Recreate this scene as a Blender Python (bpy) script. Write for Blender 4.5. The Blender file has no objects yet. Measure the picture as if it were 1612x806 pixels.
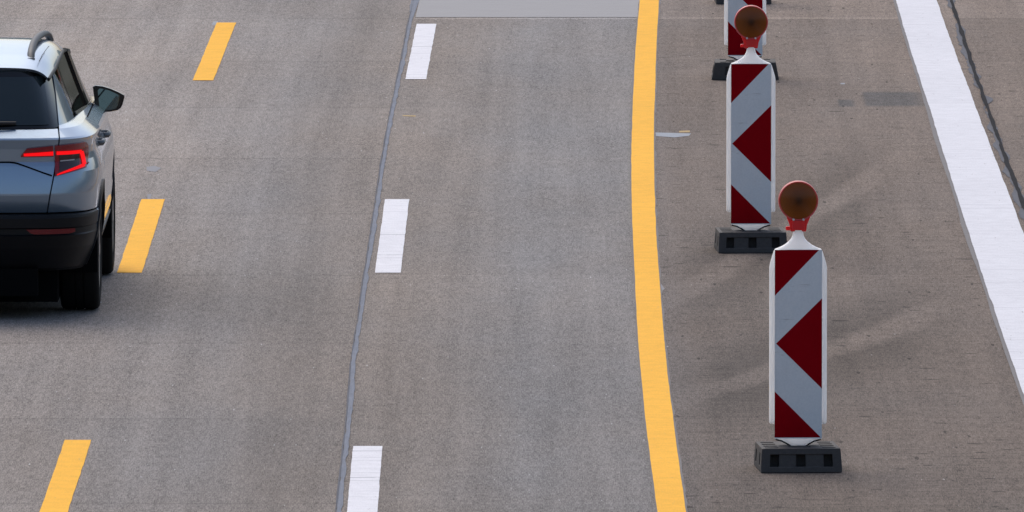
import bpy, bmesh, math, random
import numpy as np
from mathutils import Vector, Matrix
R = math.radians
random.seed(7)
rng = np.random.default_rng(11)
sc = bpy.context.scene
col = sc.collection

# ------------------------------------------------------------------ camera
CAM_H = 7.57
cam = bpy.data.objects.new('camera', bpy.data.cameras.new('camera'))
col.objects.link(cam)
cam.location = (0, 0, CAM_H)
cam.rotation_euler = (R(90 - 4.4491), 0, 0)
cam.data.sensor_width = 36
cam.data.lens = 560.55
cam.data.clip_start = 1
cam.data.clip_end = 6000
sc.camera = cam
# ------------------------------------------------------------------ light (overcast)
SUN_EL, SUN_AZ = 55, -20            # azimuth measured from +Y towards +X
w = bpy.data.worlds.new('World'); sc.world = w; w.use_nodes = True
nt = w.node_tree
bg = nt.nodes['Background']
sky = nt.nodes.new('ShaderNodeTexSky')
sky.sky_type = 'NISHITA'; sky.sun_disc = False
sky.sun_elevation = R(SUN_EL); sky.sun_rotation = R(SUN_AZ)
sky.air_density = 1.0; sky.dust_density = 3.5; sky.ozone_density = 1.0
nt.links.new(sky.outputs[0], bg.inputs[0])
bg.inputs[1].default_value = 0.15
sl = bpy.data.lights.new('sun', 'SUN'); so = bpy.data.objects.new('sun', sl); col.objects.link(so)
sl.energy = 0.95; sl.angle = R(60); sl.color = (1, 0.945, 0.865)
sd = Vector((math.sin(R(SUN_AZ)) * math.cos(R(SUN_EL)), math.cos(R(SUN_AZ)) * math.cos(R(SUN_EL)), math.sin(R(SUN_EL))))
so.rotation_euler = sd.to_track_quat('Z', 'Y').to_euler()
so.location = (0, 100, 60)
vs = sc.view_settings
vs.view_transform = 'Standard'; vs.look = 'None'; vs.gamma = 1; vs.use_curve_mapping = False
vs.exposure = 0.13
sc.cycles.max_bounces = 8

# ------------------------------------------------------------------ materials
class NT:
    """tiny helper for node trees"""
    def __init__(s, name):
        s.m = bpy.data.materials.new(name); s.m.use_nodes = True
        s.t = s.m.node_tree; s.b = s.t.nodes['Principled BSDF']
    def n(s, kind, **kw):
        nd = s.t.nodes.new('ShaderNode' + kind)
        for k, v in kw.items(): setattr(nd, k, v)
        return nd
    def put(s, sock, v):
        if isinstance(v, bpy.types.NodeSocket): s.t.links.new(v, sock)
        else: sock.default_value = v
    def math(s, op, a, b=0.0, c=0.0, clamp=False):
        nd = s.n('Math', operation=op); nd.use_clamp = clamp
        for i, v in enumerate((a, b, c)): s.put(nd.inputs[i], v)
        return nd.outputs[0]
    def mix(s, f, a, b, mode='MIX'):
        nd = s.n('Mix', data_type='RGBA', blend_type=mode)
        s.put(nd.inputs[0], f); s.put(nd.inputs[6], a); s.put(nd.inputs[7], b)
        return nd.outputs[2]
    def ss(s, x, lo, hi, a=0.0, b=1.0):
        nd = s.n('MapRange', interpolation_type='SMOOTHSTEP')
        s.put(nd.inputs[0], x)
        for i, v in zip((1, 2, 3, 4), (lo, hi, a, b)): nd.inputs[i].default_value = v
        return nd.outputs[0]
    def noise(s, vec, scale=(1, 1, 1), detail=2, rough=.5, off=(0, 0, 0)):
        mp = s.n('Mapping'); s.put(mp.inputs[0], vec); mp.inputs[3].default_value = scale; mp.inputs[1].default_value = off
        nz = s.n('TexNoise'); nz.inputs['Scale'].default_value = 1; nz.inputs['Detail'].default_value = detail
        nz.inputs['Roughness'].default_value = rough
        s.t.links.new(mp.outputs[0], nz.inputs['Vector'])
        return nz.outputs[0]
    def ramp(s, x, stops, interp='LINEAR'):
        nd = s.n('ValToRGB'); s.put(nd.inputs[0], x); cr = nd.color_ramp; cr.interpolation = interp
        while len(cr.elements) < len(stops): cr.elements.new(.5)
        for e, (p, c) in zip(cr.elements, stops):
            e.position = p; e.color = (c, c, c, 1) if isinstance(c, (int, float)) else (*c, 1)
        return nd.outputs[0]
    def obj(s): return s.n('TexCoord').outputs['Object']
    def uv(s): return s.n('TexCoord').outputs['UV']
    def base(s, v): s.put(s.b.inputs['Base Color'], v if isinstance(v, bpy.types.NodeSocket) else (*v, 1)); return s
    def set(s, **kw):
        for k, v in kw.items(): s.put(s.b.inputs[k.replace('_', ' ')], v)
        return s
M = {}

def simple(name, c, rough=.5, var=.0, scale=(20, 20, 20), **kw):
    k = NT(name)
    if var:
        f = k.noise(k.obj(), scale, 4, .6)
        k.base(k.mix(f, (*[x * (1 - var) for x in c], 1), (*[x * (1 + var) for x in c], 1)))
    else: k.base(c)
    k.set(Roughness=rough, **kw)
    M[name] = k.m
    return k

# --- concrete: u = metres right of the sealed lane joint, v = metres along the road (UV layer of the road sheet)
k = NT('concrete'); uv = k.uv()
sep = k.n('SeparateXYZ'); k.put(sep.inputs[0], uv); u, v = sep.outputs[0], sep.outputs[1]
un = k.math('MULTIPLY_ADD', u, 1 / 8, 4 / 8)                      # u -4..4 -> 0..1
P = lambda m: (m + 4) / 8
blue = k.ramp(un, [(P(-4), .2), (P(-2.9), .22), (P(-1.4), .36), (P(-.75), .62), (P(-.25), .25), (P(.2), .06), (P(.5), .25), (P(.95), .85),
                   (P(1.6), .75), (P(1.72), .75), (P(1.95), .25), (P(2.5), .08), (P(3.4), .1), (P(4), .02)])
bn = k.noise(uv, (1.1, .22, 1), 4, .6)
blue = k.math('ADD', blue, k.math('MULTIPLY_ADD', bn, 1.1, -.55), clamp=True)
c = k.mix(blue, (.272, .234, .203, 1), (.238, .229, .224, 1))
br = k.ramp(un, [(P(-4), .585), (P(-3.2), .59), (P(-2.4), .585), (P(-1.4), .535), (P(-.8), .495), (P(-.34), .418), (P(-.1), .46), (P(.15), .445), (P(.4), .46), (P(.9), .475), (P(1.6), .475), (P(1.75), .42),
                 (P(1.95), .345), (P(2.4), .33), (P(3), .36), (P(3.6), .38), (P(4), .37)])
br = k.math('MULTIPLY', br, 2.0)
right = k.ss(u, 1.7, 1.8)                                          # the brushed hard shoulder
grain = k.noise(uv, (165, 10, 1), 1, .5)
grain2 = k.noise(uv, (55, 4.2, 1), 2, .5, (3, 1, 0))
speck = k.noise(uv, (240, 16, 1), 0, .5, (7, 9, 0))
brush = k.noise(uv, (2.2, 16, 1), 3, .65, (5, 2, 0))
blot = k.noise(uv, (.9, .16, 1), 4, .6, (1, 4, 0))
track = k.noise(uv, (6, .12, 1), 3, .6, (9, 4, 0))
g = k.math('ADD', k.math('MULTIPLY_ADD', grain, 1.5, -.75), k.math('MULTIPLY_ADD', grain2, .8, -.4))
g = k.math('ADD', g, k.math('MULTIPLY', k.math('MULTIPLY_ADD', brush, .8, -.4), k.math('MULTIPLY_ADD', right, .75, .25)))
g = k.math('ADD', g, k.math('MULTIPLY_ADD', k.noise(uv, (22, 1.9, 1), 3, .6, (6, 6, 0)), .44, -.22))
g = k.math('ADD', g, k.math('MULTIPLY_ADD', blot, .44, -.22))
g = k.math('ADD', g, k.math('MULTIPLY_ADD', track, .6, -.3))
br = k.math('MULTIPLY', br, k.math('ADD', g, 1))
# bright and dark aggregate specks
br = k.math('ADD', br, k.math('MULTIPLY', k.ss(speck, .70, .80), .3))
br = k.math('SUBTRACT', br, k.math('MULTIPLY', k.ss(speck, .30, .22), .25))
# contraction joints every 4.93 m
jv = k.math('FRACT', k.math('MULTIPLY_ADD', v, 1 / 4.93, -90.87 / 4.93 + 40.5))
jd = k.math('MULTIPLY', k.math('ABSOLUTE', k.math('SUBTRACT', jv, .5)), 4.93)
jn = k.noise(uv, (1.3, .2, 1), 3, .6, (20, 0, 0))
jm = k.math('MULTIPLY', k.ss(jd, .05, .02), k.ss(jn, .35, .55))
lightj = k.math('MULTIPLY', k.ss(u, 0, .1), k.ss(u, 4.1, 4.0))
br = k.math('MULTIPLY', br, k.math('MULTIPLY_ADD', jm, k.math('MULTIPLY_ADD', lightj, .26, -.18), 1))
# slab to slab tone
wn = k.n('TexWhiteNoise', noise_dimensions='2D')
cb = k.n('CombineXYZ')
k.put(cb.inputs[0], k.math('FLOOR', k.math('MULTIPLY_ADD', v, 1 / 4.93, -90.87 / 4.93 + 40.0)))
k.put(cb.inputs[1], k.math('FLOOR', k.math('DIVIDE', u, 4.15)))
k.t.links.new(cb.outputs[0], wn.inputs['Vector'])
br = k.math('MULTIPLY', br, k.math('MULTIPLY_ADD', wn.outputs[0], .09, .955))
# concrete gets gradually darker towards the camera end
br = k.math('MULTIPLY', br, k.ss(v, 78, 112, .83, 1.0))
br = k.math('MULTIPLY', br, k.math('ADD', 1, k.math('MULTIPLY', k.math('SUBTRACT', k.ss(v, 84, 116, .86, .97), 1), right)))
j6 = k.math('MULTIPLY', k.ss(k.math('ABSOLUTE', k.math('SUBTRACT', v, 120.5)), .13, .05), k.math('MULTIPLY', k.ss(u, .0, .05), k.ss(u, 3.75, 3.65)))
br = k.math('MULTIPLY', br, k.math('MULTIPLY_ADD', j6, .35, 1))
br = k.math('MULTIPLY', br, k.math('MULTIPLY_ADD', k.math('MULTIPLY', k.ss(v, 120.45, 120.55), right), .16, 1))
# short scratches and spalls on the shoulder
sc1 = k.noise(uv, (7, 8, 1), 0, .5, (2, 7, 0)); sc2 = k.noise(uv, (.8, .5, 1), 1, .5, (4, 4, 0))
scr = k.math('MULTIPLY', k.math('MULTIPLY', k.ss(sc1, .75, .78), k.ss(sc2, .42, .55)), k.math('MULTIPLY_ADD', right, .9, .1))
br = k.math('MULTIPLY', br, k.math('MULTIPLY_ADD', scr, -.55, 1))
sp1 = k.noise(uv, (26, 3.2, 1), 0, .5, (12, 7, 0))
br = k.math('MULTIPLY', br, k.math('MULTIPLY_ADD', k.math('MULTIPLY', k.ss(sp1, .80, .84), k.math('MULTIPLY_ADD', right, .8, .2)), -.6, 1))
# soft diagonal bands across the shoulder (pale middle, darker rims)
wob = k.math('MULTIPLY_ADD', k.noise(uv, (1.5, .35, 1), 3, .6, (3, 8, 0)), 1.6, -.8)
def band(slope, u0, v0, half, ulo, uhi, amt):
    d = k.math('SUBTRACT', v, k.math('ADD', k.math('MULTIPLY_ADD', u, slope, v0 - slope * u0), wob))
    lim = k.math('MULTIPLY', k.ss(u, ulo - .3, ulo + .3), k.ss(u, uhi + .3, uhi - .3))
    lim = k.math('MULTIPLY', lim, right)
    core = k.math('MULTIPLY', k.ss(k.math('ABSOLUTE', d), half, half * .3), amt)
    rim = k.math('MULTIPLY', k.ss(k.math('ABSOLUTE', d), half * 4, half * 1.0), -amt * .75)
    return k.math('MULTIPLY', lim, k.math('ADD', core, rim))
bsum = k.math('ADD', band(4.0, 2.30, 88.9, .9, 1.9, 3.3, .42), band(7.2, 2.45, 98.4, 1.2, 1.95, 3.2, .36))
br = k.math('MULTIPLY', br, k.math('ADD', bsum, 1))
fk = k.ss(k.noise(uv, (60, 7, 1), 0, .5, (31, 2, 0)), .835, .86)
c = k.mix(k.math('MULTIPLY', fk, .6), c, (.6, .6, .6, 1))
# grey rubbed rectangle on the shoulder
rect = k.math('MULTIPLY', k.math('MULTIPLY', k.ss(u, 3.27, 3.31), k.ss(u, 3.82, 3.6)), k.math('MULTIPLY', k.ss(v, 110.6, 110.9), k.ss(v, 112.3, 112.1)))
rect2 = k.math('MULTIPLY', k.math('MULTIPLY', k.ss(u, 3.09, 3.12), k.ss(u, 3.24, 3.19)), k.math('MULTIPLY', k.ss(v, 110.6, 110.8), k.ss(v, 111.5, 111.3)))
rm = k.math('MULTIPLY', k.math('ADD', rect, rect2), k.math('MULTIPLY_ADD', brush, .9, .1), clamp=True)
c = k.mix(k.math('MULTIPLY', rm, 1.3, clamp=True), c, (.12, .13, .14, 1))
c = k.mix(right, c, k.mix(1.0, c, (1.025, .955, .91, 1), 'MULTIPLY'))
vm = k.n('VectorMath', operation='SCALE'); k.put(vm.inputs[0], c); k.put(vm.inputs[3], br)
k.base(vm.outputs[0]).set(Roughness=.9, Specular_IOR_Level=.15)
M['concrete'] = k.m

# --- paler replaced slab
k = NT('new_concrete'); uv = k.uv()
f = k.math('ADD', k.math('MULTIPLY', k.noise(uv, (150, 10, 1), 1), .55), k.math('MULTIPLY', k.noise(uv, (3, 14, 1), 3), .45))
k.base(k.mix(f, (.23, .223, .222, 1), (.385, .38, .385, 1))).set(Roughness=.85); M['new_concrete'] = k.m

def paint(name, c, wear, edge=.0, lines=0.0):
    k = NT(name); uv = k.uv()
    f1 = k.noise(uv, (9, 7, 1), 5, .65); f2 = k.noise(uv, (.25, 13, 1), 2, .55, (3, 6, 0)); f3 = k.noise(uv, (120, 9, 1), 1)
    f4 = k.noise(uv, (.4, .25, 1), 2, .5)
    d = k.math('ADD', k.math('MULTIPLY_ADD', f1, .34, -.17), k.math('MULTIPLY_ADD', f3, .16, -.08))
    d = k.math('ADD', d, k.math('MULTIPLY_ADD', f4, .16, -.08))
    d = k.math('ADD', d, k.math('MULTIPLY_ADD', f2, .08, -.04))
    vm = k.n('VectorMath', operation='SCALE'); vm.inputs[0].default_value = c; k.put(vm.inputs[3], k.math('ADD', d, 1))
    cc = vm.outputs[0]
    if lines:
        ln = k.math('MULTIPLY', k.ss(f2, .635, .665), k.ss(f1, .34, .48))
        cc = k.mix(k.math('MULTIPLY', ln, lines), cc, (.3, .3, .33, 1))
    sp = k.math('MULTIPLY', k.ss(k.noise(uv, (30, 3.5, 1), 3, .7, (8, 8, 0)), .64, .74), wear)
    cc = k.mix(sp, cc, (.25, .23, .22, 1))
    k.base(cc).set(Roughness=.75, Specular_IOR_Level=.12); M[name] = k.m
paint('white_paint', (.76, .755, .78), .5, lines=.75)
paint('white_line_paint', (.70, .70, .73), .55, lines=.35)
paint('yellow_tape', (.92, .47, .04), .25)
paint('worn_paint', (.33, .355, .39), .5)
paint('worn_yellow', (.46, .33, .16), .6)
paint('grey_ghost', (.20, .19, .19), .3)
simple('faint_smear', (.25, .25, .265), .9, .1, (20, 20, 20))
k = NT('sealant'); uv = k.uv()
k.base(k.mix(k.noise(uv, (40, 3, 1), 4, .7), (.095, .105, .135, 1), (.27, .295, .345, 1))).set(Roughness=.8, Specular_IOR_Level=.15); M['sealant'] = k.m
k = NT('tar'); uv = k.uv()
k.base(k.mix(k.noise(uv, (60, 4, 1), 4, .7), (.005, .005, .006, 1), (.04, .04, .045, 1))).set(Roughness=.9, Specular_IOR_Level=.06); M['tar'] = k.m
k = NT('tar_smear'); uv = k.uv()
k.base(k.mix(k.noise(uv, (30, 3, 1), 4, .7), (.085, .093, .115, 1), (.19, .19, .20, 1))).set(Roughness=.9, Specular_IOR_Level=.1); M['tar_smear'] = k.m
k = NT('grass_field'); o_ = k.obj()
k.base(k.mix(k.noise(o_, (.5, .5, .5), 6, .7), (.03, .04, .022, 1), (.065, .07, .042, 1))).set(Roughness=.9); M['grass_field'] = k.m

# --- beacon materials
k = NT('film_white'); o_ = k.obj()
f = k.math('ADD', k.math('MULTIPLY', k.noise(o_, (90, 90, 90), 2), .5), k.math('MULTIPLY', k.noise(o_, (9, 9, 5), 5, .7), .5))
k.base(k.mix(f, (.56, .60, .63, 1), (.82, .84, .85, 1))).set(Roughness=.6, Specular_IOR_Level=.2); M['film_white'] = k.m
gr = k.math('MULTIPLY', k.ss(k.noise(o_, (5, 5, 40), 4, .7, (3, 1, 2)), .62, .74), .45)
cc = k.b.inputs['Base Color'].links[0].from_socket
k.base(k.mix(gr, cc, (.30, .29, .28, 1)))
k = NT('film_red'); o_ = k.obj()
k.base(k.mix(k.noise(o_, (10, 10, 6), 5, .7), (.22, .0001, .004, 1), (.32, .0002, .007, 1))).set(Roughness=.6, Specular_IOR_Level=.04); M['film_red'] = k.m
simple('white_plastic', (.93, .92, .925), .45, .04, (14, 14, 5), Subsurface_Weight=.85, Subsurface_Radius=(.30, .30, .30), Subsurface_Scale=1.0)
simple('red_plastic', (.85, .012, .014), .4, .08, (20, 20, 20), Subsurface_Weight=.6, Subsurface_Radius=(.08, .01, .01), Subsurface_Scale=1.0)
simple('rim_plastic', (.62, .05, .04), .3, .12, (20, 20, 20))
k = NT('amber_lens'); o_ = k.obj()
sx = k.n('SeparateXYZ'); k.put(sx.inputs[0], o_)
rr = k.math('SQRT', k.math('ADD', k.math('POWER', sx.outputs[0], 2), k.math('POWER', k.math('SUBTRACT', sx.outputs[2], 0), 2)))
ring = k.math('SINE', k.math('MULTIPLY', rr, 900))
cc = k.ramp(k.math('MULTIPLY', rr, 10), [(0, (.04, .012, .004)), (.16, (.09, .024, .005)), (.3, (.16, .042, .007)), (.75, (.26, .068, .009)), (1, (.32, .08, .01))])
k.base(k.mix(k.math('MULTIPLY_ADD', ring, .22, .22), cc, (.05, .012, .003, 1))).set(Roughness=.22, Specular_IOR_Level=.25); M['amber_lens'] = k.m
k = NT('base_rubber'); o_ = k.obj()
f = k.math('ADD', k.math('MULTIPLY', k.noise(o_, (45, 45, 45), 4, .7), .6), k.math('MULTIPLY', k.noise(o_, (260, 260, 260), 1), .4))
k.base(k.mix(f, (.017, .0148, .0135, 1), (.085, .076, .072, 1))).set(Roughness=.75); M['base_rubber'] = k.m
simple('bolt_metal', (.6, .6, .62), .35, 0, Metallic=.8)

# --- car materials
k = NT('car_paint'); o_ = k.obj()
fl = k.noise(o_, (700, 700, 700), 0)
dirt = k.noise(o_, (4, 4, 9), 5, .65)
cc = k.mix(fl, (.255, .34, .44, 1), (.315, .41, .52, 1))
k.base(k.mix(k.ss(dirt, .55, .9, 0, .35), cc, (.19, .175, .16, 1))).set(Metallic=.75, Roughness=.36, Coat_Weight=1.0, Coat_Roughness=.05); M['car_paint'] = k.m
simple('dark_glass', (.017, .026, .030), .03, 0, Specular_IOR_Level=.5)
simple('glass_border', (.004, .004, .005), .08, 0)
simple('black_plastic', (.006, .006, .0075), .5, .25, (30, 30, 30), Specular_IOR_Level=.22)
simple('gloss_black', (.008, .008, .009), .15, 0)
simple('shut_line_and_shade', (.002, .002, .0025), .8, 0, Specular_IOR_Level=.1)
simple('handle_paint', (.05, .058, .066), .3, 0)
simple('side_glass', (.008, .007, .006), .04, 0, Specular_IOR_Level=.05)
simple('tyre_rubber', (.006, .006, .006), .8, .2, (40, 40, 40), Specular_IOR_Level=.2)
simple('alloy', (.35, .36, .38), .3, 0, Metallic=1.0)
simple('chrome', (.6, .6, .6), .2, 0, Metallic=1.0)
simple('rail_metal', (.06, .066, .074), .5, .06, Metallic=.7)
simple('lamp_red', (.26, .004, .012), .15, .0, Coat_Weight=.3)
simple('lamp_smoke', (.045, .022, .024), .15, .0, Coat_Weight=.3)
simple('reflector_red', (.16, .003, .008), .25, .0)
simple('mirror_silver', (.15, .20, .21), .03, 0, Metallic=1.0)
simple('clear_lens', (.5, .5, .52), .1, 0)
k = NT('lamp_lit'); k.base((.3, .002, .003)).set(Roughness=.5, Specular_IOR_Level=.1); k.b.inputs['Emission Color'].default_value = (1, .006, .010, 1); k.b.inputs['Emission Strength'].default_value = .85
M['lamp_lit'] = k.m

# ------------------------------------------------------------------ object helpers
def link(name, verts, faces, mats, parent=None, mi=None, smooth=None, uvs=None):
    me = bpy.data.meshes.new(name)
    me.from_pydata([tuple(map(float, p)) for p in verts], [], faces)
    for m in (mats if isinstance(mats, (list, tuple)) else [mats]): me.materials.append(M[m])
    if mi is not None: me.polygons.foreach_set('material_index', mi)
    if uvs is not None:
        lay = me.uv_layers.new(name='UVMap')
        idx = np.zeros(len(me.loops), dtype=np.int32); me.loops.foreach_get('vertex_index', idx)
        lay.data.foreach_set('uv', np.asarray(uvs, dtype=np.float32)[idx].ravel())
    if smooth is not None:
        me.polygons.foreach_set('use_smooth', [True] * len(me.polygons))
        if smooth < 180: me.set_sharp_from_angle(angle=R(smooth))
    me.update()
    o = bpy.data.objects.new(name, me); col.objects.link(o)
    if parent: o.parent = parent
    return o
def tag(o, label=None, cat=None, group=None, kind=None):
    for kk, vv in (('label', label), ('category', cat), ('group', group), ('kind', kind)):
        if vv: o[kk] = vv
    return o
def empty(name, loc, rz=0):
    e = bpy.data.objects.new(name, None); col.objects.link(e); e.location = loc; e.rotation_euler = (0, 0, rz); e.empty_display_size = .2
    return e
class MB:
    """collects geometry for one mesh"""
    def __init__(s): s.v = []; s.f = []; s.mi = []
    def add(s, vs, fs, mi=0, flip=False):
        b = len(s.v); s.v += [tuple(map(float, p)) for p in vs]
        for f in fs:
            f = [i + b for i in f]; s.f.append(f[::-1] if flip else f); s.mi.append(mi)
    def grid(s, pts, mi=0, flip=False, keep=None):
        ni, nj = pts.shape[:2]
        fs = [(i * nj + j, i * nj + j + 1, (i + 1) * nj + j + 1, (i + 1) * nj + j) for i in range(ni - 1) for j in range(nj - 1)
              if keep is None or keep(pts[i:i + 2, j:j + 2].reshape(4, 3).mean(0))]
        s.add(pts.reshape(-1, 3), fs, mi, flip)
    def box(s, c, d, mi=0, taper=1.0):
        x, y, z = c; a, b, h = d[0] / 2, d[1] / 2, d[2] / 2
        vs = [(x + i * a * (taper if kk > 0 else 1), y + j * b * (taper if kk > 0 else 1), z + kk * h) for kk in (-1, 1) for j in (-1, 1) for i in (-1, 1)]
        s.add(vs, [(0, 2, 3, 1), (4, 5, 7, 6), (0, 1, 5, 4), (2, 6, 7, 3), (0, 4, 6, 2), (1, 3, 7, 5)], mi)
    def extrude_xz(s, poly, y0, y1, mi=0):
        n = len(poly)
        s.add([(x, y0, z) for x, z in poly] + [(x, y1, z) for x, z in poly],
              [tuple(range(n)), tuple(range(2 * n - 1, n - 1, -1))] + [(i, i + n, (i + 1) % n + n, (i + 1) % n) for i in range(n)], mi)
    def lathe(s, prof, axis='y', c=(0, 0, 0), n=48, mi=0):
        """prof: (radius, along)"""
        P = np.zeros((len(prof), n + 1, 3))
        for i, (r, a) in enumerate(prof):
            for j in range(n + 1):
                t = 2 * math.pi * j / n; q = (r * math.cos(t), r * math.sin(t))
                P[i, j] = (c[0] + q[0], c[1] + a, c[2] + q[1]) if axis == 'y' else (c[0] + a, c[1] + q[0], c[2] + q[1])
        s.grid(P, mi, flip=(axis == 'x'))
    def tube(s, path, ra, rb, n=14, mi=0):
        """elliptical tube: ra sideways, rb upwards; path runs roughly along y"""
        path = [np.array(p, float) for p in path]; P = np.zeros((len(path), n + 1, 3))
        for i, p in enumerate(path):
            d = path[min(i + 1, len(path) - 1)] - path[max(i - 1, 0)]; d /= np.linalg.norm(d)
            side = np.cross(d, (0, 0, 1)); side /= np.linalg.norm(side); up = np.cross(side, d)
            for j in range(n + 1):
                t = 2 * math.pi * j / n; P[i, j] = p + side * ra * math.cos(t) + up * rb * math.sin(t)
        s.grid(P, mi)
        s.add(P[0, :n], [tuple(range(n))[::-1]], mi); s.add(P[-1, :n], [tuple(range(n))], mi)
    def build(s, name, mats, parent=None, smooth=None, weld=False, bevel=0, clean=True):
        o = link(name, s.v, s.f, mats, parent, s.mi)
        me = o.data; bm = bmesh.new(); bm.from_mesh(me)
        if weld: bmesh.ops.remove_doubles(bm, verts=bm.verts, dist=.0004)
        if clean: bmesh.ops.recalc_face_normals(bm, faces=bm.faces)
        bm.to_mesh(me); bm.free()
        if smooth is not None:
            me.polygons.foreach_set('use_smooth', [True] * len(me.polygons)); me.set_sharp_from_angle(angle=R(smooth))
        if bevel:
            m = o.modifiers.new('bevel', 'BEVEL'); m.width = bevel; m.segments = 2; m.limit_method = 'ANGLE'; m.angle_limit = R(40)
        return o

# ------------------------------------------------------------------ the road
def joint_x(y): t = y - 100; return 1.1775e-4 * t * t + 2.809e-3 * t - .8731     # the curving joint between the lanes
tag(link('ground', [(-2500, -1500, -.12), (2500, -1500, -.12), (2500, 3500, -.12), (-2500, 3500, -.12)], [(0, 1, 2, 3)], 'grass_field'), kind='structure')
ys = np.arange(-260, 620, 4.0); us = np.array([-13, -9.5, -6, -4.3, -3, -1.5, 0, 1.5, 3, 4.15, 6, 10, 14])
pts = np.array([[(joint_x(y) + a, y, 0) for a in us] for y in ys])
mb = MB(); mb.grid(pts, flip=True)
uvs = np.array([[(a, y) for a in us] for y in ys]).reshape(-1, 2)
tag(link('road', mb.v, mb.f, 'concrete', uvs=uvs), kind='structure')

# unseen ring of woods, added to darken what the car reflects
def reflection_forest():
    bm = bmesh.new(); rg = random.Random(3)
    for kk in range(620):
        a = rg.uniform(0, 2 * math.pi); r = rg.uniform(330, 420)
        x, y = r * math.sin(a), 100 + r * math.cos(a)
        if abs(x - joint_x(y)) < 24: continue
        h = rg.uniform(13, 24); wd = h * rg.uniform(.32, .5)
        mt = Matrix.Translation((x, y, h * .52)) @ Matrix.Rotation(rg.uniform(0, 6), 4, 'Z') @ Matrix.Diagonal((wd, wd, h * .55, 1))
        vv = bmesh.ops.create_icosphere(bm, subdivisions=2, radius=1, matrix=mt)['verts']
        for v_ in vv: v_.co += Vector((rg.uniform(-1, 1), rg.uniform(-1, 1), rg.uniform(-1, 1))) * h * .05
    me = bpy.data.meshes.new('reflection_forest'); bm.to_mesh(me); bm.free(); me.materials.append(M['leaves'])
    o = bpy.data.objects.new('reflection_forest', me); col.objects.link(o)
    return tag(o, kind='stuff')
simple('leaves', (.05, .075, .03), .9, .5, (.4, .4, .4))
reflection_forest()

def smooth_path(p, step):
    """resample a list of (y, x...) rows with a smooth curve through them"""
    p = np.array(sorted(p), float); y = np.arange(p[0, 0], p[-1, 0] + step * .5, step)
    out = [y]
    for c_ in range(1, p.shape[1]):
        m = np.gradient(p[:, c_], p[:, 0])
        i = np.clip(np.searchsorted(p[:, 0], y) - 1, 0, len(p) - 2); h = p[i + 1, 0] - p[i, 0]; t = (y - p[i, 0]) / h
        out.append((2*t**3-3*t**2+1)*p[i, c_] + (t**3-2*t**2+t)*h*m[i] + (-2*t**3+3*t**2)*p[i+1, c_] + (t**3-t**2)*h*m[i+1])
    return np.array(out).T
def ragged(n, amp, k_=3):
    r = rng.normal(0, 1, n + 2 * k_); r = np.convolve(r, np.ones(k_) / k_, 'same')[k_:-k_]
    return r * amp
def ribbon(name, rows, mat, z, jit=.002, ends=True, kk=3, step=.12):
    """rows: (y, x_left, x_right); a thin painted or poured strip lying on the road"""
    q = smooth_path(rows, step); n = len(q)
    q[:, 1] += ragged(n, jit, kk); q[:, 2] += ragged(n, jit, kk)
    vs = []; uv_ = []
    for y, a, b in q:
        for x in (a, b): vs.append((x, y, z)); uv_.append((x - joint_x(y) + 3.3, y))
    fs = [(2*i, 2*i+1, 2*i+3, 2*i+2) for i in range(n - 1)]
    return link(name, vs, fs, mat, uvs=uv_)
def far(rows, y0, y1):
    """continue a marking parallel to the joint beyond what the photo shows"""
    rows = sorted(rows); a, b = rows[0], rows[-1]
    lo = [(y, *[x + joint_x(y) - joint_x(a[0]) for x in a[1:]]) for y in np.arange(y0, a[0] - 4, 8)]
    hi = [(y, *[x + joint_x(y) - joint_x(b[0]) for x in b[1:]]) for y in np.arange(b[0] + 8, y1, 8)]
    return lo + rows + hi

# paler slab replaced at the far end of the middle lane
xl, xr = joint_x(120.6) + .07, .955
ps = [(joint_x(y) + .035 + (xr - joint_x(120.6) + .03) * t, y, .003) for y in (120.58, 123, 125.5) for t in (0, .5, 1)]
tag(link('road_slab', ps, [(0, 1, 4, 3), (1, 2, 5, 4), (3, 4, 7, 6), (4, 5, 8, 7)], 'new_concrete', uvs=[(p[0], p[1]) for p in ps]), kind='structure')
# sealed joint between the lanes
seam = [(80.55, -.883), (82.5, -.884), (84.75, -.884), (87.5, -.89), (89.9, -.898), (90.6, -.896), (92.66, -.889), (95.96, -.882), (99.76, -.869), (102.74, -.862),
        (106.5, -.851), (111.2, -.826), (115.6, -.796), (119.2, -.777), (122.74, -.749)]
sw = lambda y: .013 if y < 119.5 else .03
tag(ribbon('road_seam_surface', far([(y, x - sw(y) + .004, x + sw(y) + .004) for y, x in seam], 20, 300), 'sealant', .004, .0048, kk=3), kind='structure')
tag(ribbon('road_seam_line', far([(y, x - .004 - .012, x - .004 - .005) for y, x in seam], 20, 300), 'tar_smear', .007, .004, kk=9), kind='structure')
# tarred joint beyond the white line: smear underneath, black crack on top
tarp = [(99.0, 3.259), (101.36, 3.266), (103.58, 3.270), (106.8, 3.283), (110.87, 3.305), (114.9, 3.326), (118.9, 3.357), (122.74, 3.388)]
tag(ribbon('road_tar_surface', far([(y, x - .030, x + .012) for y, x in tarp], 20, 300), 'tar_smear', .004, .028, kk=3, step=.2), kind='structure')
tag(ribbon('road_tar_line', far([(y, x - .013, x + .013) for y, x in tarp], 20, 300), 'tar', .008, .0055, kk=3, step=.2), kind='structure')

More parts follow.
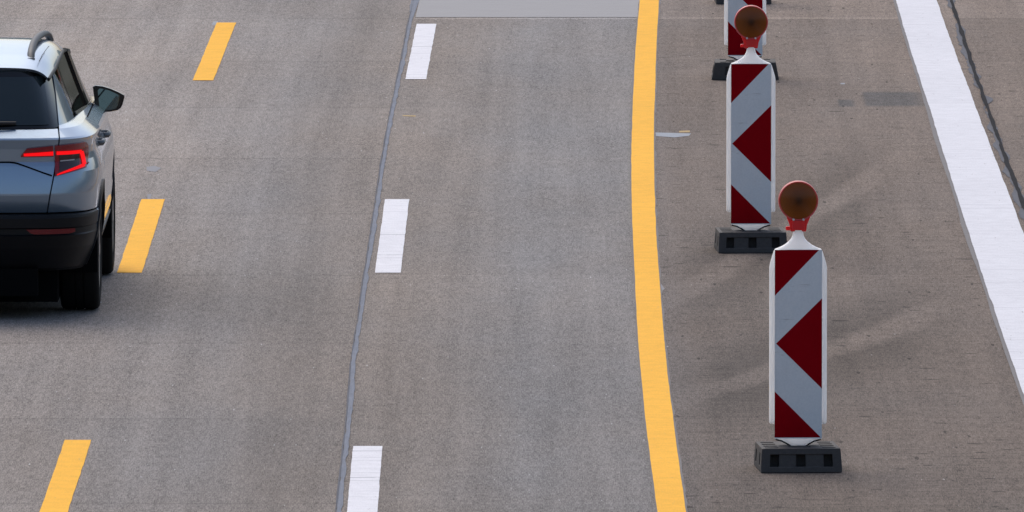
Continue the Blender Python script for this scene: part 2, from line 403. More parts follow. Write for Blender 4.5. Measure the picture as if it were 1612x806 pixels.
# continuous markings
yel = [(80.55, .738, .883), (82.89, .729, .877), (85.13, .722, .872), (87.91, .720, .869), (90.87, .722, .873), (94.04, .733, .881), (97.44, .746, .892), (100.02, .757, .904),
       (103.3, .776, .926), (108.64, .819, .970), (113.2, .866, 1.020), (118.14, .924, 1.075), (122.74, .985, 1.134)]
tag(ribbon('yellow_edge_line', far(yel, 20, 260), 'yellow_tape', .007, .0022, kk=7), 'continuous yellow taped line curving along the beacon side of the lanes', 'road marking')
tag(ribbon('yellow_tape_surface', far([(y, a - .008, b + .010) for y, a, b in yel], 20, 260), 'grey_ghost', .004, .004), kind='structure')
wl = [(80.5, 2.80, 3.09), (84.0, 2.815, 3.11), (87.83, 2.816, 3.13), (90.87, 2.822, 3.146), (95.47, 2.833, 3.170), (98.97, 2.846, 3.186), (102.07, 2.858, 3.197), (106.5, 2.879, 3.209), (111.5, 2.903, 3.226),
      (117.05, 2.924, 3.245), (122.74, 2.959, 3.273)]
tag(ribbon('white_edge_line', far(wl, 20, 300), 'white_line_paint', .008, .003, kk=5), 'broad solid white line along the tarred joint', 'road marking')
tag(ribbon('white_line_surface', far([(y, a - .024 - .006 * math.sin(y * .9), a + .02) for y, a, b in wl], 20, 300), 'grey_ghost', .004, .004, kk=9), kind='structure')

# dashes
def dash(name, y0, y1, a0, a1, wd, mat, label, group):
    rows = [(y, x - wd / 2, x + wd / 2) for y, x in zip(np.linspace(y0, y1, 5), np.linspace(a0, a1, 5))]
    return tag(ribbon(name, rows, mat, .003, .0016, kk=3, step=(y1 - y0) / 60), label, 'road marking', group)
WG = 'white dashes along the sealed joint'; YG = 'yellow dashes beside the car lane'
dash('white_dash', 113.53, 119.79, -.687, -.643, .149, 'white_paint', 'white dash just below the corner of the pale slab', WG)
dash('white_dash', 95.96, 101.96, -.750, -.737, .156, 'white_paint', 'white dash between the other two, level with the car bumper', WG)
dash('white_dash', 78.2, 84.26, -.757, -.765, .155, 'white_paint', 'white dash cut off by the bottom edge of the photo', WG)
dash('yellow_dash', 113.4, 119.94, -2.203, -2.152, .147, 'yellow_tape', 'yellow dash ahead of the car, above its door mirror', YG)
dash('yellow_dash', 95.96, 101.96, -2.309, -2.301, .150, 'yellow_tape', 'yellow dash right beside the car tail light and front wheel', YG)
dash('yellow_dash', 78.3, 84.63, -2.331, -2.312, .142, 'yellow_tape', 'yellow dash behind the car, cut off by the bottom edge of the photo', YG)

# remains of old tape and paint
def smear(pts, mat, z=.0015):
    tag(link('road_marking_surface', [(x, y, z) for x, y in pts], [tuple(range(len(pts)))], mat, uvs=[(x, y) for x, y in pts]), kind='structure')
smear([(.975, 107.75), (1.10, 107.62), (1.2, 107.78), (1.215, 108.0), (1.1, 108.05), (.975, 108.1)], 'worn_paint')
smear([(1.135, 108.1), (1.21, 108.12), (1.21, 108.3), (1.14, 108.27)], 'worn_yellow')
smear([(-.755, 109.72), (-.665, 109.66), (-.665, 109.78), (-.755, 109.82)], 'worn_yellow')
smear([(-2.40, 104.5), (-2.34, 104.4), (-2.31, 104.75), (-2.36, 104.95), (-2.41, 104.85)], 'faint_smear')
smear([(-2.335, 101.9), (-2.32, 101.9), (-2.32, 102.4), (-2.35, 102.4)], 'faint_smear')
smear([(-2.26, 119.7), (-2.225, 119.7), (-2.215, 120.1), (-2.25, 120.1)], 'worn_paint')
smear([(2.335, 113.0), (2.365, 113.0), (2.365, 113.14), (2.335, 113.12)], 'worn_paint')
smear([(.885, 94.5), (.91, 94.75), (.89, 95.2)], 'faint_smear')

# ------------------------------------------------------------------ warning beacons
def make_base():
    """rubber footplate with hand slots in its front and back and grooves on top"""
    b = MB(); W2, D2, Hh = .212, .24, .122
    def tf(p):
        x, y, z = p; t = z / Hh
        return (x * (1 - .035 * t * t), y * (1 - .10 * t), z)
    def panel(ax, bx, holes, depth, fn, flip):
        na, nb = len(ax) - 1, len(bx) - 1
        for i in range(na):
            for j in range(nb):
                q = [(ax[i], bx[j]), (ax[i+1], bx[j]), (ax[i+1], bx[j+1]), (ax[i], bx[j+1])]
                if (i, j) in holes:
                    dd = holes[(i, j)] if isinstance(holes, dict) else depth
                    o_ = [tf(fn(*p, 0)) for p in q]; n_ = [tf(fn(*p, dd)) for p in q]
                    b.add(o_ + n_, [(0, 1, 5, 4), (1, 2, 6, 5), (2, 3, 7, 6), (3, 0, 4, 7), (4, 5, 6, 7)], 0, flip)
                else: b.add([tf(fn(*p, 0)) for p in q], [(0, 1, 2, 3)], 0, flip)
    xs = [-W2, -.165, -.118, -.028, .022, .118, .165, W2]; zs = [0, .012, .028, .092, .108, Hh]
    hol = {(1, 2): .07, (3, 2): .07, (5, 2): .07, (2, 2): .006, (4, 2): .006}
    panel(xs, zs, hol, .05, lambda a, c, d: (a, -D2 + d, c), False)
    panel(xs, zs, hol, .05, lambda a, c, d: (a, D2 - d, c), True)
    ysl = [-D2, -.20, -.15, -.09, -.03, .03, .09, .15, .20, D2]
    xt = [-W2, -.19, -.118, -.06, .06, .118, .19, W2]
    panel(xt, ysl, {(1, 1): .03, (5, 1): .03, (1, 3): .03, (5, 3): .03, (1, 5): .03, (5, 5): .03, (1, 7): .03, (5, 7): .03, (3, 2): .02, (3, 6): .02}, .03, lambda a, c, d: (a, c, Hh - d), False)
    panel(ysl, zs, {(2, 2): .02, (6, 2): .02}, .02, lambda a, c, d: (W2 - d, a, c), False)
    panel(ysl, zs, {(2, 2): .02, (6, 2): .02}, .02, lambda a, c, d: (-W2 + d, a, c), True)
    b.add([tf((x, y, 0)) for x, y in ((-W2, -D2), (W2, -D2), (W2, D2), (-W2, D2))], [(3, 2, 1, 0)])
    return b
def make_beacon():
    root = empty('traffic_beacon', (0, 0, 0))
    make_base().build('base', 'base_rubber', root, weld=True, bevel=.006)
    # white plastic blade: side flanges, shoulders and neck
    half = [(.112, .190), (.114, .232), (.144, .234), (.150, .242), (.150, 1.052), (.146, 1.075), (.128, 1.135), (.120, 1.149), (.098, 1.157), (.072, 1.170), (.050, 1.187), (.036, 1.203), (.028, 1.220), (.025, 1.240), (.025, 1.27)]
    poly = [(-x, z) for x, z in half] + [(x, z) for x, z in half[::-1]]
    b = MB(); b.extrude_xz(poly, -.030, .030)
    pn = b.build('panel', 'white_plastic', root, bevel=.021)
    pn.modifiers['bevel'].segments = 4; pn.modifiers['bevel'].use_clamp_overlap = True; pn.modifiers['bevel'].angle_limit = R(60)
    b = MB(); b.extrude_xz([(-.122, .158), (.122, .158), (.122, 1.148), (-.122, 1.148)], -.040, -.0305); b.build('backing_plate', 'white_plastic', root, bevel=.002)
    # reflective face: red and white sheeting, one sheet
    x0, x1, z0, z1 = -.1235, .1235, .160, 1.147
    yf = -.0425
    def at(px, py): return (x0 + (px - 1219.5) / (1290.5 - 1219.5) * (x1 - x0), z1 - (py - 394) / (690 - 394) * (z1 - z0))
    A = [at(1219.5, 394), at(1286, 394), at(1219.5, 466)]
    B = [at(1290.5, 470), at(1221.5, 541), at(1290.5, 612)]
    C = [at(1219.5, 616), at(1219.5, 688.5), at(1289, 688.5)]
    TL, TR, BR, BL = at(1219.5, 394), at(1290.5, 394), at(1290.5, 690), at(1219.5, 690)
    w1 = [A[1], TR, B[0], B[1], at(1219.5, 541), A[2]]
    w2 = [at(1219.5, 541), B[1], B[2], BR, BL, C[1], C[2], C[0]]
    f = MB()
    for poly_, mi in ((A, 1), (B, 1), (C, 1), (w1, 0), (w2, 0)):
        f.add([(x, yf, z) for x, z in poly_], [tuple(range(len(poly_)))], mi)
    f.add([(p[0], y, p[1]) for y in (yf, -.0402) for p in (TL, TR, BR, BL)], [(0, 4, 5, 1), (1, 5, 6, 2), (2, 6, 7, 3), (3, 7, 4, 0), (4, 7, 6, 5)], 0)
    f.build('reflective_face', ['film_white', 'film_red'], root)
    # tapered foot that plugs into the footplate
    t = MB(); t.extrude_xz([(-.112, .1575), (-.108, .152), (-.022, .108), (-.02, .095), (.02, .095), (.022, .108), (.108, .152), (.112, .1575)], -.036, .030)
    ft = t.build('foot', 'white_plastic', root, bevel=.003)
    for s in (-1, 1):
        e = MB(); e.tube([(s * .118, -.0385, .1545), (s * .085, -.0385, .146), (s * .055, -.0385, .130), (s * .03, -.0385, .1135)][::s], .004, .004, 8)
        e.build('rubber_strap', 'black_plastic', ft)
    # warning lamp
    l = MB(); cz = 1.402
    l.lathe([(.0, -.030), (.094, -.030), (.1015, -.034), (.1035, -.028), (.1035, .028), (.1015, .034), (.094, .030), (.0, .030)], 'y', (0, 0, cz))
    lamp = l.build('lamp', 'rim_plastic', root, smooth=40)
    lamp.data.transform(Matrix.Translation((0, 0, -cz))); lamp.location = (0, 0, cz)
    for s in (-1, 1):
        g_ = MB(); g_.lathe([(.0, s * .047), (.03, s * .0455), (.06, s * .041), (.085, s * .035), (.0955, s * .0305)], 'y', (0, 0, 0))
        g_.build('lens', 'amber_lens', lamp, smooth=60)
    br_ = MB(); br_.extrude_xz([(-.040, 1.242), (.040, 1.242), (.046, 1.278), (.062, 1.318), (.075, 1.345), (-.075, 1.345), (-.062, 1.318), (-.046, 1.278)], -.029, .029)
    br_.box((-.052, 0, 1.257), (.026, .03, .02)); br_.box((0, -.036, 1.275), (.066, .016, .05))
    bk = br_.build('bracket', 'red_plastic', root, bevel=.004)
    for s in (-1, 1):
        bo = MB(); bo.lathe([(0, -.046), (.006, -.0455), (.006, -.03)], 'y', (s * .026, 0, 1.305), 12)
        bo.build('bolt', 'bolt_metal', bk)
    return root
def copy_tree(o, parent=None):
    c_ = o.copy(); col.objects.link(c_)
    if parent: c_.parent = parent; c_.matrix_parent_inverse = o.matrix_parent_inverse
    for ch in list(o.children): copy_tree(ch, c_)
    return c_
spots = [((1.493, 82.95), 1.5, 'red and white beacon nearest the camera, its whole lamp and footplate clear'),
         ((1.468, 97.74), 1.0, 'red and white beacon with its footplate partly hidden behind another lamp'),
         ((1.665, 113.65), -.5, 'red and white beacon behind another lamp, its own top above the picture edge'),
         ((1.775, 122.42), 1.0, 'farthest beacon, only its black rubber footplate peeping out at the top edge')]
proto = make_beacon()
for i, ((x, y), a, lab) in enumerate(spots):
    o = proto if i == 0 else copy_tree(proto)
    o.location = (x, y, .004); o.rotation_euler = (0, 0, R(a))
    tag(o, lab, 'beacon', 'striped warning beacons closing off the shoulder')
    for ch in o.children:
        if ch.name.startswith('base'): ch.rotation_euler = (0, 0, R((2.2, 1.6, 90, 0)[i]))

# ------------------------------------------------------------------ the car
CAR = empty('car', (-3.3154, 93.2566, .002), -.005)
tag(CAR, 'grey blue SUV cut off by the left edge, red tail light glowing', 'car')
def pchip(x, xs, ys): return np.interp(x, xs, ys)
class Stack:
    """a shell given as plan outlines stacked in z; half width W, rear end, front end"""
    def __init__(s, table, nr, nf, ymr, ymf, taper):
        s.t = np.array(sorted(table), float); s.nr, s.nf, s.ymr, s.ymf, s.tp = nr, nf, ymr, ymf, taper; s.c = {}
    def outline(s, z):
        kz = round(float(z), 4)
        if kz in s.c: return s.c[kz]
        W, Rr, F = (np.interp(kz, s.t[:, 0], s.t[:, i]) for i in (1, 2, 3))
        th = np.linspace(0, math.pi / 2, 260)
        n = s.nr; x = W * np.sin(th) ** (2 / n); y = s.ymr - (s.ymr - Rr) * np.cos(th) ** (2 / n)
        x = x * (1 - s.tp * ((s.ymr - y) / (s.ymr - Rr)))
        n = s.nf; xf = W * np.cos(th) ** (2 / n); yf = s.ymf + (F - s.ymf) * np.sin(th) ** (2 / n)
        P_ = np.concatenate([np.stack([x, y], 1), np.stack([xf, yf], 1)])
        d = np.concatenate([[0], np.cumsum(np.hypot(*np.diff(P_, axis=0).T))])
        s.c[kz] = (P_, d, int(np.argmax(x))); return s.c[kz]
    def s_of_x(s, x, z):
        P_, d, im = s.outline(z); return np.interp(x, P_[:im + 1, 0], d[:im + 1])
    def s_of_y(s, y, z):
        P_, d, im = s.outline(z); return np.interp(y, P_[:, 1], d)
    def pt(s, a, z):
        P_, d, im = s.outline(z); return (np.interp(a, d, P_[:, 0]), np.interp(a, d, P_[:, 1]), z)
LOW = Stack([(.20, .80, -.62, 3.42), (.28, .84, -.72, 3.46), (.30, .85, -.78, 3.47), (.42, .890, -0.882, 3.5), (.498, .905, -0.928, 3.51), (.506, .905, -0.911, 3.51), (.538, .905, -0.911, 3.51), (.546, .908, -0.931, 3.51), (.600, .912, -0.935, 3.51),
             (.615, .911, -0.929, 3.51), (.622, .909, -.836, 3.51), (.732, .914, -.886, 3.51), (.742, .915, -.887, 3.51), (.78, .918, -.882, 3.51), (.85, .916, -.868, 3.5), (.90, .903, -.853, 3.5), (.925, .893, -.842, 3.49), (.96, .883, -.854, 3.45), (1.0, .882, -.868, 3.4),
             (1.035, .888, -.886, 3.35), (1.056, .888, -.898, 3.2), (1.064, .880, -.893, 3.05), (1.118, .800, -.823, 2.6)], 6, 3.6, .6, 1.7, 0)
UP = Stack([(1.10, .806, -.832, 2.45), (1.118, .800, -.822, 2.38), (1.20, .767, -.780, 2.17), (1.30, .729, -.722, 1.90), (1.40, .693, -.658, 1.64), (1.44, .678, -.63, 1.54), (1.47, .668, -.61, 1.47)], 9, 4, 1.2, 1.2, .10)
CTR = np.array([0, 1.2, .8])
def side(v, sgn): v = np.array(v); v[..., 0] *= sgn; return v
def offset(pts, d):
    du = np.gradient(pts, axis=0); dv = np.gradient(pts, axis=1); n = np.cross(du, dv)
    n /= np.maximum(np.linalg.norm(n, axis=2, keepdims=True), 1e-9)
    if np.sum(n * (pts - CTR)) < 0: n = -n
    return pts + n * d
def skirt(mb, pts, depth, mi=0, keep=None):
    inn = offset(pts, -depth)
    for a, b in ((pts[0], inn[0]), (pts[-1], inn[-1]), (pts[:, 0], inn[:, 0]), (pts[:, -1], inn[:, -1])): mb.grid(np.stack([a, b]), mi, keep=keep)
def px(S, xs, zlo, zhi, nz=8, off=0, zs=None):
    """rear patch: columns at x, rows between zlo(x) and zhi(x)"""
    out = []
    for x in xs:
        rows = np.linspace(zlo(x), zhi(x), nz) if zs is None else zs
        out.append([S.pt(S.s_of_x(x, z), z) for z in rows])
    p = np.array(out); return offset(p, off) if off else p
def pz(S, zs, lo, hi, n=16, off=0):
    """patch between two arc positions, row by row"""
    p = np.array([[S.pt(a, z) for a in np.linspace(lo(z), hi(z), n)] for z in zs]); return offset(p, off) if off else p
def py(S, ys_, zlo, zhi, nz=8, off=0):
    p = np.array([[S.pt(S.s_of_y(y, z), z) for z in np.linspace(zlo(y), zhi(y), nz)] for y in ys_]); return offset(p, off) if off else p
def lerp(xs, ys_): return lambda q: np.interp(q, xs, ys_)
def both(fn):
    for s in (1, -1): fn(s)
WHY = (0.0, 2.64)
def noarch(r=.385):
    return lambda c_: all((c_[1] - wy) ** 2 + (c_[2] - .345) ** 2 > r * r for wy in WHY)
LZ = np.array([.30, .36, .42, .498, .506, .538, .546, .575, .600, .615, .622, .65, .68, .71, .732, .742, .78, .82, .86, .90, .925, .96, 1.0, 1.035, 1.056, 1.066, 1.09, 1.118])
def zr(a, b): return np.array([z for z in sorted(set([a, b, *LZ])) if a - 1e-6 <= z <= b + 1e-6])

# dark inner shell that shows in the panel gaps, behind the arches and under the floor
b = MB()
def shell(s):
    p = pz(LOW, zr(.30, 1.118), lambda z: 0, lambda z: LOW.outline(z)[1][-1], 120, -.014); b.grid(side(p, s), keep=noarch(.40))
    p = pz(UP, np.linspace(1.10, 1.455, 10), lambda z: 0, lambda z: UP.outline(z)[1][-1], 90, -.012); b.grid(side(p, s))
    for wy in WHY:
        th = np.linspace(-.25, math.pi + .25, 24)
        b.grid(np.array([[(s * xx, wy + .40 * math.cos(t), .345 + .40 * math.sin(t)) for xx in (.60, .895)] for t in th]))
        b.box((s * .60, wy, .52), (.02, .85, .62))
both(shell)
b.box((0, 1.35, .20), (1.62, 1.9, .14)); b.box((0, 1.3, .22), (1.12, 4.2, .16)); b.box((0, 3.2, .24), (1.5, .4, .2)); b.box((0, -.25, .40), (1.1, .9, .25)); b.box((0, 1.3, .42), (1.1, 4.0, .24))
b.box((0, 0, .30), (1.5, .09, .09)); b.box((0, -.35, .205), (1.34, .5, .23)); b.box((0, .1, .20), (1.2, .8, .12))  # underfloor boxes set low to block sky and deepen the shade below
b.build('chassis_and_blockers', 'shut_line_and_shade', CAR)

# tailgate
TGX = lerp([.62, .735, .84, .95, 1.06, 1.118], [.612, .632, .652, .670, .686, .676])
tg = MB()
zs = zr(.630, 1.112)
p = np.array([[LOW.pt(LOW.s_of_x(t * TGX(z), z), z) for t in np.linspace(-0, 1, 26)] for z in zs])
p = np.concatenate([side(p[:, :0:-1], -1), p], axis=1)
# number plate recess and the crease that falls away from it
tg.grid(p); skirt(tg, p, .012)
TG = tg.build('tailgate', 'car_paint', CAR, smooth=7)
cr = MB()
def crease(s):
    pts_ = [(.30, .925), (.40, .925), (.44, .920), (.52, .892), (.60, .862), (.648, .846)]
    q = px(LOW, np.linspace(.0, .646, 40), lambda x: np.interp(x, [c_[0] for c_ in pts_], [c_[1] for c_ in pts_]) - .006, lambda x: np.interp(x, [c_[0] for c_ in pts_], [c_[1] for c_ in pts_]) + .003, 3, .0025)
    cr.grid(side(q, s))
both(crease); cr.build('crease_shade', 'shut_line_and_shade', TG)  # near-black strip along the recess edge, standing in for its shade
# glass: black border, then the pane
GX = lerp([1.115, 1.20, 1.30, 1.40, 1.45], [.676, .664, .648, .625, .600])
zg = np.linspace(1.116, 1.452, 14)
def gtop(x): return 1.450 - .06 * (x / .62) ** 3.2
gp = np.array([[UP.pt(UP.s_of_x(t * GX(z), z), z) for t in np.linspace(0, 1, 40)] for z in zg])
gp = np.concatenate([side(gp[:, :0:-1], -1), gp], axis=1)
gb = MB(); gb.grid(gp); skirt(gb, gp, .01)
RW = gb.build('rear_window', 'glass_border', TG, smooth=30)
zg2 = np.linspace(1.135, 1.405, 12)
gp2 = np.array([[UP.pt(UP.s_of_x(t * (GX(z) - .045), z), z) for t in np.linspace(0, 1, 40)] for z in zg2]); gp2 = np.concatenate([side(gp2[:, :0:-1], -1), gp2], axis=1)
gb = MB(); gb.grid(offset(gp2, .005)); gb.build('pane', 'dark_glass', RW, smooth=30)
wi = MB(); wi.tube([(-.05, -.845, 1.150), (.2, -.842, 1.153), (.40, -.822, 1.150), (.437, -.815, 1.150)], .010, .010, 8); wi.box((-.02, -.845, 1.145), (.09, .05, .05))
wi.build('wiper', 'gloss_black', RW)

# rear quarter, D pillar, front wing
QY0 = .30
bd = MB()
def quarter(s):
    zs_ = zr(.630, 1.112)
    p_ = pz(LOW, zs_, lambda z: LOW.s_of_x(TGX(z) + .008, z), lambda z: LOW.s_of_y(QY0, z), 44)
    keep = noarch()
    bd.grid(side(p_, s), keep=keep); skirt(bd, side(p_, s), .012, keep=keep)
    p_ = pz(LOW, zr(.42, .622), lambda z: LOW.s_of_y(-.40, z), lambda z: LOW.s_of_y(QY0, z), 26); bd.grid(side(p_, s), keep=keep)
    zz = np.linspace(1.120, 1.44, 14)
    wy = lerp([1.112, 1.15, 1.30, 1.40, 1.44], [.0, .0, -.05, -.2, -.27])
    p_ = pz(UP, zz, lambda z: UP.s_of_x(GX(z) + .007, z), lambda z: UP.s_of_y(wy(z), z), 22)
    bd.grid(side(p_, s)); skirt(bd, side(p_, s), .012)
    q_ = []                                                            # ledge between shoulder and greenhouse
    for t in np.linspace(0, 1, 60):
        a = LOW.pt(LOW.s_of_x(TGX(1.11) + .008, 1.11) * (1 - t) + LOW.s_of_y(2.1, 1.11) * t, 1.110)
        b_ = UP.pt(UP.s_of_x(GX(1.122) + .007, 1.122) * (1 - t) + UP.s_of_y(2.1, 1.122) * t, 1.126)
        q_.append([np.array(a) * (1 - f_) + np.array(b_) * f_ for f_ in (0, .33, .66, 1)])
    bd.grid(side(np.array(q_), s))
    p_ = pz(LOW, zr(.42, 1.04), lambda z: LOW.s_of_y(2.17, z), lambda z: LOW.s_of_y(3.1, z), 30); bd.grid(side(p_, s), keep=keep)
    p_ = pz(LOW, zr(.30, .96), lambda z: LOW.s_of_y(3.1, z), lambda z: LOW.outline(z)[1][-1], 30); bd.grid(side(p_, s))
both(quarter)
# bonnet
bn_ = []
for y in np.linspace(2.12, 3.42, 14):
    zc = np.interp(y, [2.12, 2.6, 3.2, 3.42], [1.11, 1.06, .98, .92]); hw = np.interp(y, [2.12, 2.8, 3.2, 3.42], [.80, .80, .72, .62])
    bn_.append([(x * hw, y, zc - .06 * abs(x) ** 3) for x in np.linspace(-1, 1, 17)])
bd.grid(np.array(bn_))
# roof
ze = lerp([-.64, -.62, -.2, .3, .6, 1.0, 1.45], [1.385, 1.392, 1.425, 1.462, 1.472, 1.462, 1.425]); xe = lerp([-.64, -.62, -.2, .3, .6, 1.0, 1.45], [.605, .615, .640, .654, .657, .655, .640])
zc = lerp([-.68, -.60, -.5, -.3, -.1, 0.1, .4, .7, 1.0, 1.25, 1.45], [1.463, 1.474, 1.489, 1.520, 1.542, 1.555, 1.564, 1.557, 1.537, 1.507, 1.475])
rf = []
for y in np.concatenate([np.linspace(-.66, 0, 16), np.linspace(.1, 1.45, 16)]):
    row = []
    for t in np.sin(np.linspace(-math.pi / 2, math.pi / 2, 81)):
        yy = y + (.075 * abs(t) ** 3 if y < -.3 else 0) * (-.3 - y) / .36
        row.append((t * xe(yy), yy, zc(y) - .012 * abs(t) ** 2 - (zc(y) - .012 - ze(yy)) * abs(t) ** 13))
    rf.append(row)
rf = np.array(rf); bd.grid(rf)
low = rf[0].copy(); low[:, 1] += .02; low[:, 2] -= .016; low2 = rf[0].copy(); low2[:, 1] += .10; low2[:, 2] -= .02
bd.grid(np.stack([rf[0], low])); bd.grid(np.stack([low, low2]))
BODY = bd.build('body', 'car_paint', CAR, smooth=9)
# thin shut lines of the roof
def rline(s):
    rl = MB(); q = np.array([[(s * (x + d), y, z + .003) for d in (-.002, .002)] for x, y, z in [(.560, -.45, 1.482), (.572, -.3, 1.5085), (.588, -.1, 1.529), (.60, .1, 1.538)]]); rl.grid(q); rl.build('roof_gap', 'shut_line_and_shade', BODY)
both(rline)

# doors with handles and windows
def door(s, y0, y1, arch, wy0, wy1, hy):
    d_ = MB(); p_ = py(LOW, np.linspace(y0, y1, 26), lambda y: .42, lambda y: 1.105, 34)
    d_.grid(side(p_, s), keep=noarch(.39)); skirt(d_, side(p_, s), .012, keep=noarch(.39))
    o_ = d_.build('door', 'car_paint', CAR, smooth=9)
    w_ = MB(); top = lambda y: np.minimum(ze(y) - .012, np.interp(y, [1.0, 1.45, 1.95], [1.5, 1.40, 1.16]))
    bot = lambda y: np.interp(y, [-.4, .3, 2], [1.165, 1.150, 1.118])
    q = py(UP, np.linspace(wy0, wy1, 16), bot, top, 10, -.002); w_.grid(side(q, s)); w_.build('window', 'side_glass', o_, smooth=30)
    ch = MB(); q = py(UP, np.linspace(wy0 - .02, wy1 + .02, 12), lambda y: bot(y) - .022, lambda y: bot(y) - .004, 3, .004); ch.grid(side(q, s)); skirt(ch, side(q, s), .006); ch.build('trim', 'chrome', o_)
    fr = MB(); q = py(UP, np.linspace(wy0 - .02, wy1 + .02, 14), lambda y: top(y) + .001, lambda y: top(y) + .018, 3, .006); fr.grid(side(q, s)); skirt(fr, side(q, s), .01); fr.build('window_frame', 'black_plastic', o_)
    h = MB(); hz = .957 if hy < .8 else .940; hx = LOW.pt(LOW.s_of_y(hy, hz), hz)[0]
    h.tube([(s * (hx - .006), hy - .11, hz), (s * (hx + .020), hy - .085, hz), (s * (hx + .024), hy, hz + .002), (s * (hx + .021), hy + .07, hz), (s * (hx - .006), hy + .10, hz)], .013, .017, 10)
    h.build('handle', 'handle_paint', o_, smooth=60)
for s in (1, -1):
    door(s, .308, 1.14, True, .20, 1.02, .40)
    door(s, 1.148, 2.16, False, 1.10, 1.95, 1.30)
    w_ = MB(); q = py(UP, np.linspace(-.24, .17, 14), lambda y: np.interp(y, [-.24, -.2, -.05, 0, .2], [1.405, 1.39, 1.30, 1.158, 1.150]), lambda y: np.interp(y, [-.24, -.1, .2], [1.408, 1.415, 1.43]), 8, -.002); w_.grid(side(q, s))
    w_.build('quarter_window', 'side_glass', CAR, smooth=30)
    w_ = MB(); q = pz(UP, np.linspace(1.15, 1.40, 9), lambda z: UP.s_of_y(np.interp(z, [1.15, 1.30, 1.40], [.0, -.05, -.2]) - .02, z), lambda z: UP.s_of_y(np.interp(z, [1.15, 1.30, 1.40], [.0, -.05, -.2]) + .025, z), 4, .003); w_.grid(side(q, s)); skirt(w_, side(q, s), .008)
    w_.build('window_trim', 'chrome', CAR)
    # roof edge moulding
    w_ = MB(); w_.tube([(s * (xe(y) + .001), y, ze(y) - .006) for y in np.linspace(-.58, 1.42, 24)], .009, .012, 8); w_.build('roof_moulding', 'black_plastic', CAR, smooth=60)
    w_ = MB(); q = py(UP, np.linspace(.99, 1.125, 5), lambda y: 1.135, lambda y: ze(y) - .014, 10, .010); w_.grid(side(q, s)); skirt(w_, side(q, s), .014); w_.build('pillar_trim', 'gloss_black', CAR, smooth=30)
# windscreen
ws = MB(); q = pz(UP, np.linspace(1.112, 1.455, 10), lambda z: UP.s_of_x(0, z) * 0 + UP.outline(z)[1][-1] - .54, lambda z: UP.outline(z)[1][-1], 14); ws.grid(side(q, 1)); ws.grid(side(q, -1)); ws.build('windscreen', 'side_glass', CAR, smooth=30)

# rear bumper, sills and arches in unpainted plastic
rb = MB()
p = pz(LOW, zr(.28, .6215), lambda z: 0, lambda z: LOW.s_of_y(-.402, z), 40)
pf = np.concatenate([side(p[:, :0:-1], -1), p], axis=1); rb.grid(pf, keep=noarch(.385)); skirt(rb, pf, .02, keep=noarch(.385))
BUMP = rb.build('rear_bumper', 'black_plastic', CAR, smooth=9)
for s in (1, -1):
    r_ = MB(); q = px(LOW, np.linspace(.500, .775, 14), lambda x: np.interp(x, [.5, .53, .745, .775], [.534, .508, .508, .516]), lambda x: .5365, 4, .006); r_.grid(side(q, s)); skirt(r_, side(q, s), .008)
    r_.build('reflector', 'reflector_red', BUMP)
    c_ = MB(); q = py(LOW, np.linspace(.30, 2.25, 12), lambda y: .25, lambda y: .425, 6, .008); c_.grid(side(q, s)); skirt(c_, side(q, s), .02); c_.build('sill_trim', 'black_plastic', CAR, smooth=20)
    for wy in WHY:
        a_ = MB(); th = np.linspace(-.12, math.pi + .12, 40); P_ = np.zeros((40, 4, 3))
        for i, t in enumerate(th):
            for j, (r0, dx) in enumerate(((.365, -.03), (.368, .010), (.420, .009), (.424, -.01))):
                y, z = wy + r0 * math.cos(t), .345 + r0 * math.sin(t); P_[i, j] = (s * (LOW.pt(LOW.s_of_y(y, z), z)[0] + dx), y, z)
        a_.grid(P_); a_.build('wheel_arch_trim', 'black_plastic', CAR, smooth=30)

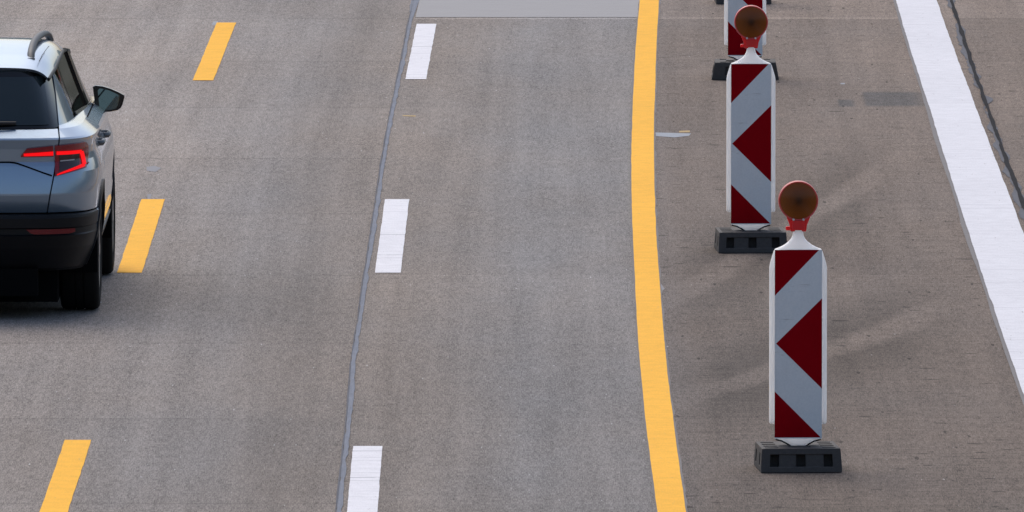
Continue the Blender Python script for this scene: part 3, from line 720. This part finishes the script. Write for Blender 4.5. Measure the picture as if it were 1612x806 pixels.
# tail lights: a piece on the quarter and a piece on the tailgate
def band_(poly, wd):
    """ribbon of width wd along an (x, z) polyline on the rear surface"""
    out = MB()
    for (xa, za), (xb, zb), (wa, wb) in zip(poly[:-1], poly[1:], wd):
        d_ = np.array([xb - xa, zb - za]); L = np.hypot(*d_); n_ = np.array([-d_[1], d_[0]]) / L; rows = []
        for t in np.linspace(-.01, 1.01, 14):
            w2 = wa + (wb - wa) * t; rows.append([LOW.pt(LOW.s_of_x(x_, z_), z_) for x_, z_ in ((xa + d_[0] * t + n_[0] * e_, za + d_[1] * t + n_[1] * e_) for e_ in (-w2 / 2, w2 / 2))])
        out.grid(offset(np.array(rows), .013))
    return out
for s in (1, -1):
    t_ = MB(); xo = np.linspace(.662, .842, 22)
    zlo = lambda x: np.interp(x, [.655, .835, .842], [.838, .878, .90]); zhi = lambda x: np.interp(x, [.655, .83, .842], [1.020, 1.032, 1.01])
    q = px(LOW, xo, zlo, zhi, 12, .009); t_.grid(side(q, s)); skirt(t_, side(q, s), .012)
    TL_ = t_.build('tail_light', 'lamp_red', CAR, smooth=30)
    i_ = MB(); q = px(LOW, np.linspace(.684, .792, 10), lambda x: np.interp(x, [.684, .792], [.866, .893]), lambda x: np.interp(x, [.684, .792], [.966, .964]), 6, .0105); i_.grid(side(q, s)); i_.build('lamp_insert', 'lamp_smoke', TL_)
    i_ = MB(); q = px(LOW, np.linspace(.688, .765, 8), lambda x: .925 + .03 * (x - .688), lambda x: .934 + .03 * (x - .688), 3, .012); i_.grid(side(q, s)); i_.build('reversing_light', 'clear_lens', TL_)
    l_ = band_([(.668, .979), (.802, .977), (.820, .895), (.672, .848)], [(.021, .021), (.022, .021), (.020, .007)]); l_.v = [(x * s, y, z) for x, y, z in l_.v]
    l_.build('light_bar', 'lamp_lit', TL_)
    t_ = MB(); q = px(LOW, np.linspace(.466, .652, 22), lambda x: np.interp(x, [.466, .47, .66], [.958, .957, .957]), lambda x: np.interp(x, [.466, .502, .66], [.964, 1.006, 1.021]), 8, .009); t_.grid(side(q, s)); skirt(t_, side(q, s), .012)
    t_.add(*(lambda bb: (([(x * s, y, z) for x, y, z in bb.v]), bb.f))(band_([(.484, .972), (.648, .978)], [(.016, .024)])), 1)
    t_.build('tail_light', ['lamp_red', 'lamp_lit'], TG, smooth=30)
    hl = MB(); q = pz(LOW, np.linspace(.72, .86, 5), lambda z: LOW.s_of_y(3.22, z), lambda z: LOW.s_of_y(3.46, z), 8, .006); hl.grid(side(q, s)); skirt(hl, side(q, s), .01); hl.build('headlight', 'clear_lens', CAR, smooth=30)

# door mirrors
out_ = [(.808, 1.202), (.823, 1.210), (.868, 1.205), (.918, 1.190), (.965, 1.169), (.995, 1.152), (.998, 1.140), (.986, 1.094), (.975, 1.074), (.957, 1.061), (.906, 1.051), (.842, 1.052), (.829, 1.062), (.822, 1.085)]
gl_ = [(.838, 1.178), (.846, 1.190), (.857, 1.191), (.906, 1.180), (.945, 1.162), (.967, 1.149), (.965, 1.125), (.957, 1.088), (.944, 1.070), (.891, 1.060), (.861, 1.061), (.850, 1.07)]
for s in (1, -1):
    m_ = MB(); cx, cz_ = .90, 1.13; rings = []
    for y, f_ in ((1.575, .93), (1.57, .985), (1.58, 1.0), (1.62, 1.0), (1.68, .93), (1.72, .78), (1.75, .5), (1.76, .15)):
        rings.append([(s * (cx + (x - cx) * f_), y, cz_ + (z - cz_) * f_) for x, z in out_ + out_[:1]])
    m_.grid(np.array(rings)); m_.add([r for r in rings[0][:-1]], [tuple(range(len(out_)))])
    m_.tube([(s * .72, 1.625, 1.080), (s * .80, 1.62, 1.082), (s * .86, 1.63, 1.084)][::s], .026, .019, 10)
    MI = m_.build('door_mirror', 'gloss_black', CAR, smooth=40)
    g_ = MB(); g_.add([(s * x, 1.5735 - .012 * (x - .9), z) for x, z in gl_], [tuple(range(len(gl_)))]); g_.build('mirror_glass', 'mirror_silver', MI)
    # roof rails
    r_ = MB(); pth = smooth_path([(-.335, .510, 1.478), (-.30, .507, 1.503), (-.2, .507, 1.533), (-.05, .510, 1.556), (.2, .520, 1.574), (.5, .535, 1.578), (.8, .55, 1.568), (1.1, .56, 1.54), (1.3, .565, 1.50)], .04)
    r_.tube([(s * x, y, z) for y, x, z in pth][::1], .022, .019, 12); r_.box((s * .510, -.315, 1.484), (.052, .13, .030), taper=.8); r_.build('roof_rail', 'rail_metal', CAR, smooth=50)

# wheels
for s in (1, -1):
    for wy in WHY:
        rm_ = MB(); prof = [(.0, .10), (.05, .10), (.06, .085), (.15, .075), (.205, .095), (.222, .108), (.232, .108), (.232, -.10)]
        rm_.lathe(prof, 'x', (0, 0, 0), 60)
        for a in range(5):
            t = a * 2 * math.pi / 5
            q = np.array([[(.108, math.cos(t + e_ / r_) * r_, math.sin(t + e_ / r_) * r_) for e_ in (-.03, .03)] for r_ in (.05, .12, .21)]); rm_.grid(q)
        wh = rm_.build('wheel', 'alloy', CAR, smooth=40)
        ty = MB(); ty.lathe([(.232, .096), (.245, .112), (.29, .1165), (.322, .112), (.336, .10), (.341, .085), (.342, .03), (.334, .028), (.334, .020), (.342, .018), (.342, -.018), (.334, -.020), (.334, -.028), (.342, -.03), (.341, -.085), (.336, -.10), (.322, -.112), (.29, -.1165), (.232, -.10)], 'x', (0, 0, 0), 72)
        ty.build('tyre', 'tyre_rubber', wh, smooth=50)
        wh.location = (s * .785, wy, .342); wh.rotation_euler = (0, 0, 0 if s > 0 else math.pi)
